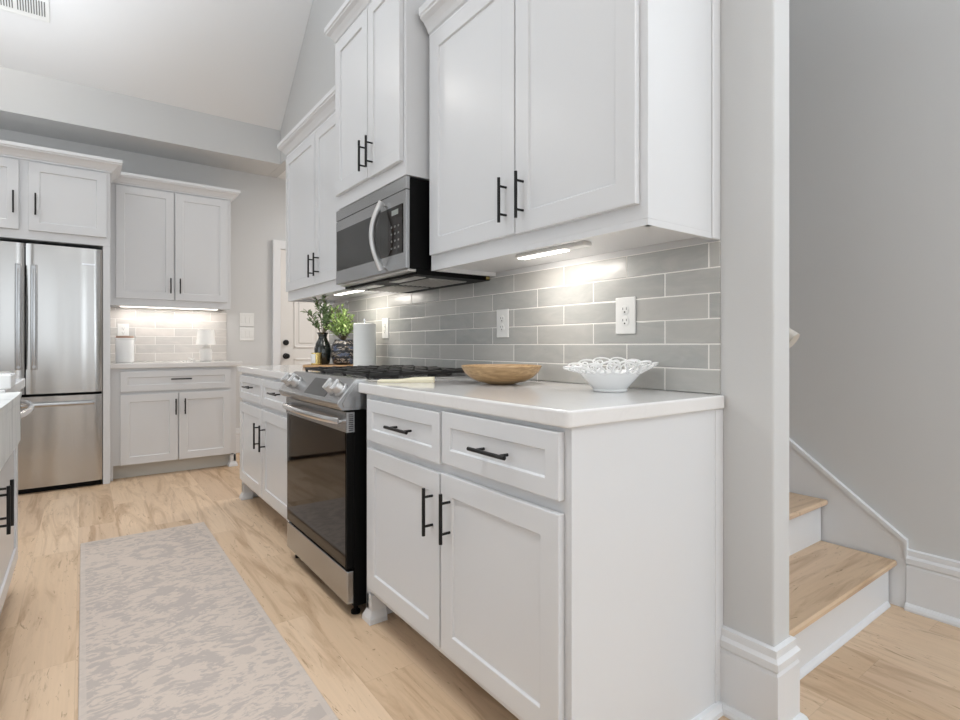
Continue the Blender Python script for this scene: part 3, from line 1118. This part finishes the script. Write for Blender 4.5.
# ------------------------------------------------------------------ vent
vn = thing('ceiling_vent', 'white louvred vent on the sloped ceiling, top left corner', 'vent', (-.190, 4.935, zslope(4.935) - .001))
vn.rotation_euler = (math.atan(SL) * -1, 0, 0)
vb = MB()
vb.box((-.36, -.165, -.008), (0, 0, 0.0))
vb.build('frame', M['plate'], vn, bevel=.003)
vs = MB()
for i in range(22):
    if i == 10: continue
    x = -.335 + i * .0145
    vs.box((x, -.135, -.0105), (x + .006, -.035, -.0075))
vs.build('slots', mat('vent_shadow_slot', (.16, .16, .16), .8), vn)

# ------------------------------------------------------------------ lattice bowl
lb = thing('lattice_bowl', 'white ceramic bowl with openwork lattice rim on the near counter', 'bowl', (1.345, 1.135, .9145))
MB().lathe([(0, .0), (.052, .0), (.055, .004), (.053, .008), (.068, .025), (.086, .045), (.098, .060), (.099, .063), (.093, .062), (.080, .046), (.062, .028), (.045, .014), (0, .012)], seg=48).build('basin', M['ceramic'], lb, smooth=True)
rim = MB()
N = 15
def rimpt(a, s):
    rr = .094 + .053 * s
    z = .058 + .032 * s + .011 * s * (math.cos(2 * (a - .9)) + .8 * math.cos(a + .6))
    return (rr * math.cos(a), rr * math.sin(a), z)
for k in range(N):
    for w_, ph in ((.28, 0), ):
        a0 = 2 * PI * k / N
        rim.tube([rimpt(a0 + w_ * math.cos(u) + .10 * math.sin(u), .5 + .5 * math.sin(u)) for u in [2 * PI * j / 20 for j in range(20)]], .0032, 6, closed=True)
    a0 = 2 * PI * (k + .5) / N
    rim.tube([rimpt(a0 + .13 * math.cos(u) - .10 * math.sin(u), .45 + .36 * math.sin(u)) for u in [2 * PI * j / 16 for j in range(16)]], .0028, 6, closed=True)
rim.build('lattice_rim', M['ceramic'], lb, smooth=True)

# wooden bowl
wb = MB()
wb.lathe([(0, .0), (.050, .0), (.055, .002), (.090, .010), (.118, .024), (.138, .042), (.150, .062), (.152, .067), (.149, .069), (.143, .062), (.128, .043), (.105, .028), (.075, .017), (.04, .011), (0, .010)], seg=48, sx=1.0, sy=.9)
wbo = wb.build('wooden_bowl', M['bowlwood'], smooth=True)
wbo.location = (1.270, 1.592, .9145)
wbo.rotation_euler = (0, 0, -.63)
tag(wbo, 'wide shallow golden wooden bowl on the counter beside the grates', 'bowl')

# folded cream towel near the grates
ft = thing('dish_towel', 'folded cream dish towel lying on the counter next to the grates', 'towel', (1.02, 1.868, .9145), -.63)
a_ = MB()
rows = []
for i in range(13):
    x = -.11 + .215 * i / 12
    top = .010 + .010 * (1 / (1 + math.exp(-(x) * 60)))
    rows.append([(x, -.03, 0), (x, .03, 0), (x, .034, top * .6), (x, .03, top), (x, -.03, top), (x, -.034, top * .6)])
a_.grid(rows, True, True)
a_.build('folded_cloth', M['cream'], ft, smooth=True)

# ------------------------------------------------------------------ far counter group
tb_ = MB()
tb_.lathe([(0, 0), (.165, 0), (.172, .004), (.172, .014), (.167, .018), (0, .018)], seg=48)
tbo = tb_.build('serving_board', M['board'], smooth=True)
tbo.location = (1.30, 3.42, .9145)
tag(tbo, 'round wooden board under the black vase and patterned jar', 'board')
# paper towels
pt = thing('paper_towel_roll', 'tall white paper towel roll behind the range', 'paper towels', (1.375, 3.05, .9145))
MB().lathe([(0, 0), (.075, 0), (.078, .004), (.076, .012), (0, .013)], seg=32).build('stand_base', M['black'], pt, smooth=True)
MB().lathe([(.020, .0135), (.066, .0135), (.067, .016), (.067, .272), (.064, .275), (.020, .275)], seg=40).build('roll', M['paper'], pt, smooth=True)
MB().lathe([(.006, .013), (.006, .290), (.009, .293), (.009, .303), (0, .307)], seg=14).build('post', M['chrome'], pt, smooth=True)
# vase with olive branches
vs_ = thing('black_vase', 'glossy black vase with a narrow neck holding olive branches', 'vase', (1.265, 3.46, .933))
MB().lathe([(0, 0), (.036, 0), (.044, .01), (.053, .05), (.054, .10), (.046, .135), (.032, .16), (.026, .178), (.031, .198), (.040, .208), (.037, .209), (.028, .198), (.022, .18), (.0, .17)], seg=32).build('body', M['vase'], vs_, smooth=True)


def leaf(mb_, base, d, L, W, up=Vector((0, 0, 1))):
    d = d.normalized()
    s = d.cross(up)
    if s.length < .01: s = Vector((1, 0, 0))
    s.normalize()
    n_ = s.cross(d)
    p = [base, base + d * L * .35 + s * W * .5 + n_ * W * .12, base + d * L * .75 + s * W * .38, base + d * L - n_ * L * .12, base + d * L * .75 - s * W * .38, base + d * L * .35 - s * W * .5 + n_ * W * .12]
    mid = base + d * L * .5 - n_ * W * .1
    k = len(mb_.v)
    mb_.v += [tuple(q) for q in p] + [tuple(mid)]
    for i in range(6):
        mb_.f.append((k + i, k + (i + 1) % 6, k + 6))


rng = random.Random(5)
lf = MB()
stm = MB()


def branch(root, pts, nleaf, L, W, spread=.9, sm=None, lm=None, start=.35, r=.0022):
    P = [Vector(p_) for p_ in pts]
    # resample
    Q = []
    for i in range(24):
        t_ = i / 23 * (len(P) - 1)
        a = min(int(t_), len(P) - 2)
        Q.append(P[a].lerp(P[a + 1], t_ - a))
    sm.tube(Q, r, 5)
    for i in range(nleaf):
        t_ = start + (1 - start) * (i + rng.random() * .5) / nleaf
        k = min(int(t_ * 23), 22)
        d = (Q[k + 1] - Q[k]).normalized()
        rnd = Vector((rng.uniform(-1, 1), rng.uniform(-1, 1), rng.uniform(-.5, .9))).normalized()
        leaf(lm, Q[k], (d * .6 + rnd * spread), L * rng.uniform(.7, 1.2), W * rng.uniform(.8, 1.2), Vector((rng.uniform(-.4, .4), rng.uniform(-.4, .4), 1)))


# image-right is world (+x,-y); image-left is (-x,+y)
RI = Vector((.806, -.592, 0))
for (dx, h_, n_, j) in ((-.11, .19, 30, 0), (-.05, .27, 34, .02), (.02, .21, 30, .0), (-.09, .13, 24, .01), (.05, .15, 26, -.02), (.0, .30, 32, .03), (.07, .20, 28, 0), (.04, .10, 24, .02)):
    e = RI * dx + Vector((j, j, 0))
    branch(vs_, [(0, 0, .16), tuple(e * .25 + Vector((0, 0, .16 + h_ * .45))), tuple(e * .6 + Vector((0, 0, .16 + h_ * .78))), tuple(e + Vector((0, 0, .16 + h_)))], n_, .046, .016, .9, stm, lf, .4)
stm.build('stems', M['stem'], vs_)
lf.build('olive_leaves', M['olive'], vs_)
# patterned jar with pale herb
pj = thing('patterned_jar', 'squat black jar with blue and cream bands holding pale green sprigs', 'jar', (1.375, 3.375, .933))
MB().lathe([(0, 0), (.05, 0), (.068, .008), (.080, .05), (.080, .10), (.072, .135), (.060, .155), (.062, .162), (.056, .162), (.052, .150), (0, .145)], seg=36).build('body', M['jar'], pj, smooth=True)
lf = MB()
stm = MB()
for i in range(46):
    a = rng.uniform(0, 2 * PI)
    rr = rng.uniform(.01, .125)
    h_ = .18 * (1 - (rr / .17) ** 2) + rng.uniform(-.03, .07)
    e = Vector((math.cos(a) * rr, math.sin(a) * rr, 0)) - RI * .035
    if 1.385 + e.x > 1.485: e.x = .09
    branch(pj, [(0, 0, .145), tuple(e * .5 + Vector((0, 0, .145 + h_ * .55))), tuple(e + Vector((0, 0, .145 + h_)))], 16, .028, .016, 1.0, stm, lf, .35, .0014)
stm.build('stems', M['stem'], pj)
lf.build('pale_leaves', M['herb'], pj)
# candle
cd_ = thing('candle_jar', 'small candle jar with white label and gold side in front of the vase', 'candle', (1.20, 3.395, .933))
MB().lathe([(0, 0), (.030, 0), (.033, .003), (.033, .075), (.030, .078), (0, .076)], seg=28).build('glass', M['gold'], cd_, smooth=True)
lbm = MB()
rows = []
for z in (.012, .07):
    rows.append([(.0337 * math.cos(a), .0337 * math.sin(a), z) for a in [math.radians(170 + 110 * j / 12 - 40) for j in range(13)]])
lbm.grid(rows)
lbm.build('label', M['plate'], cd_)
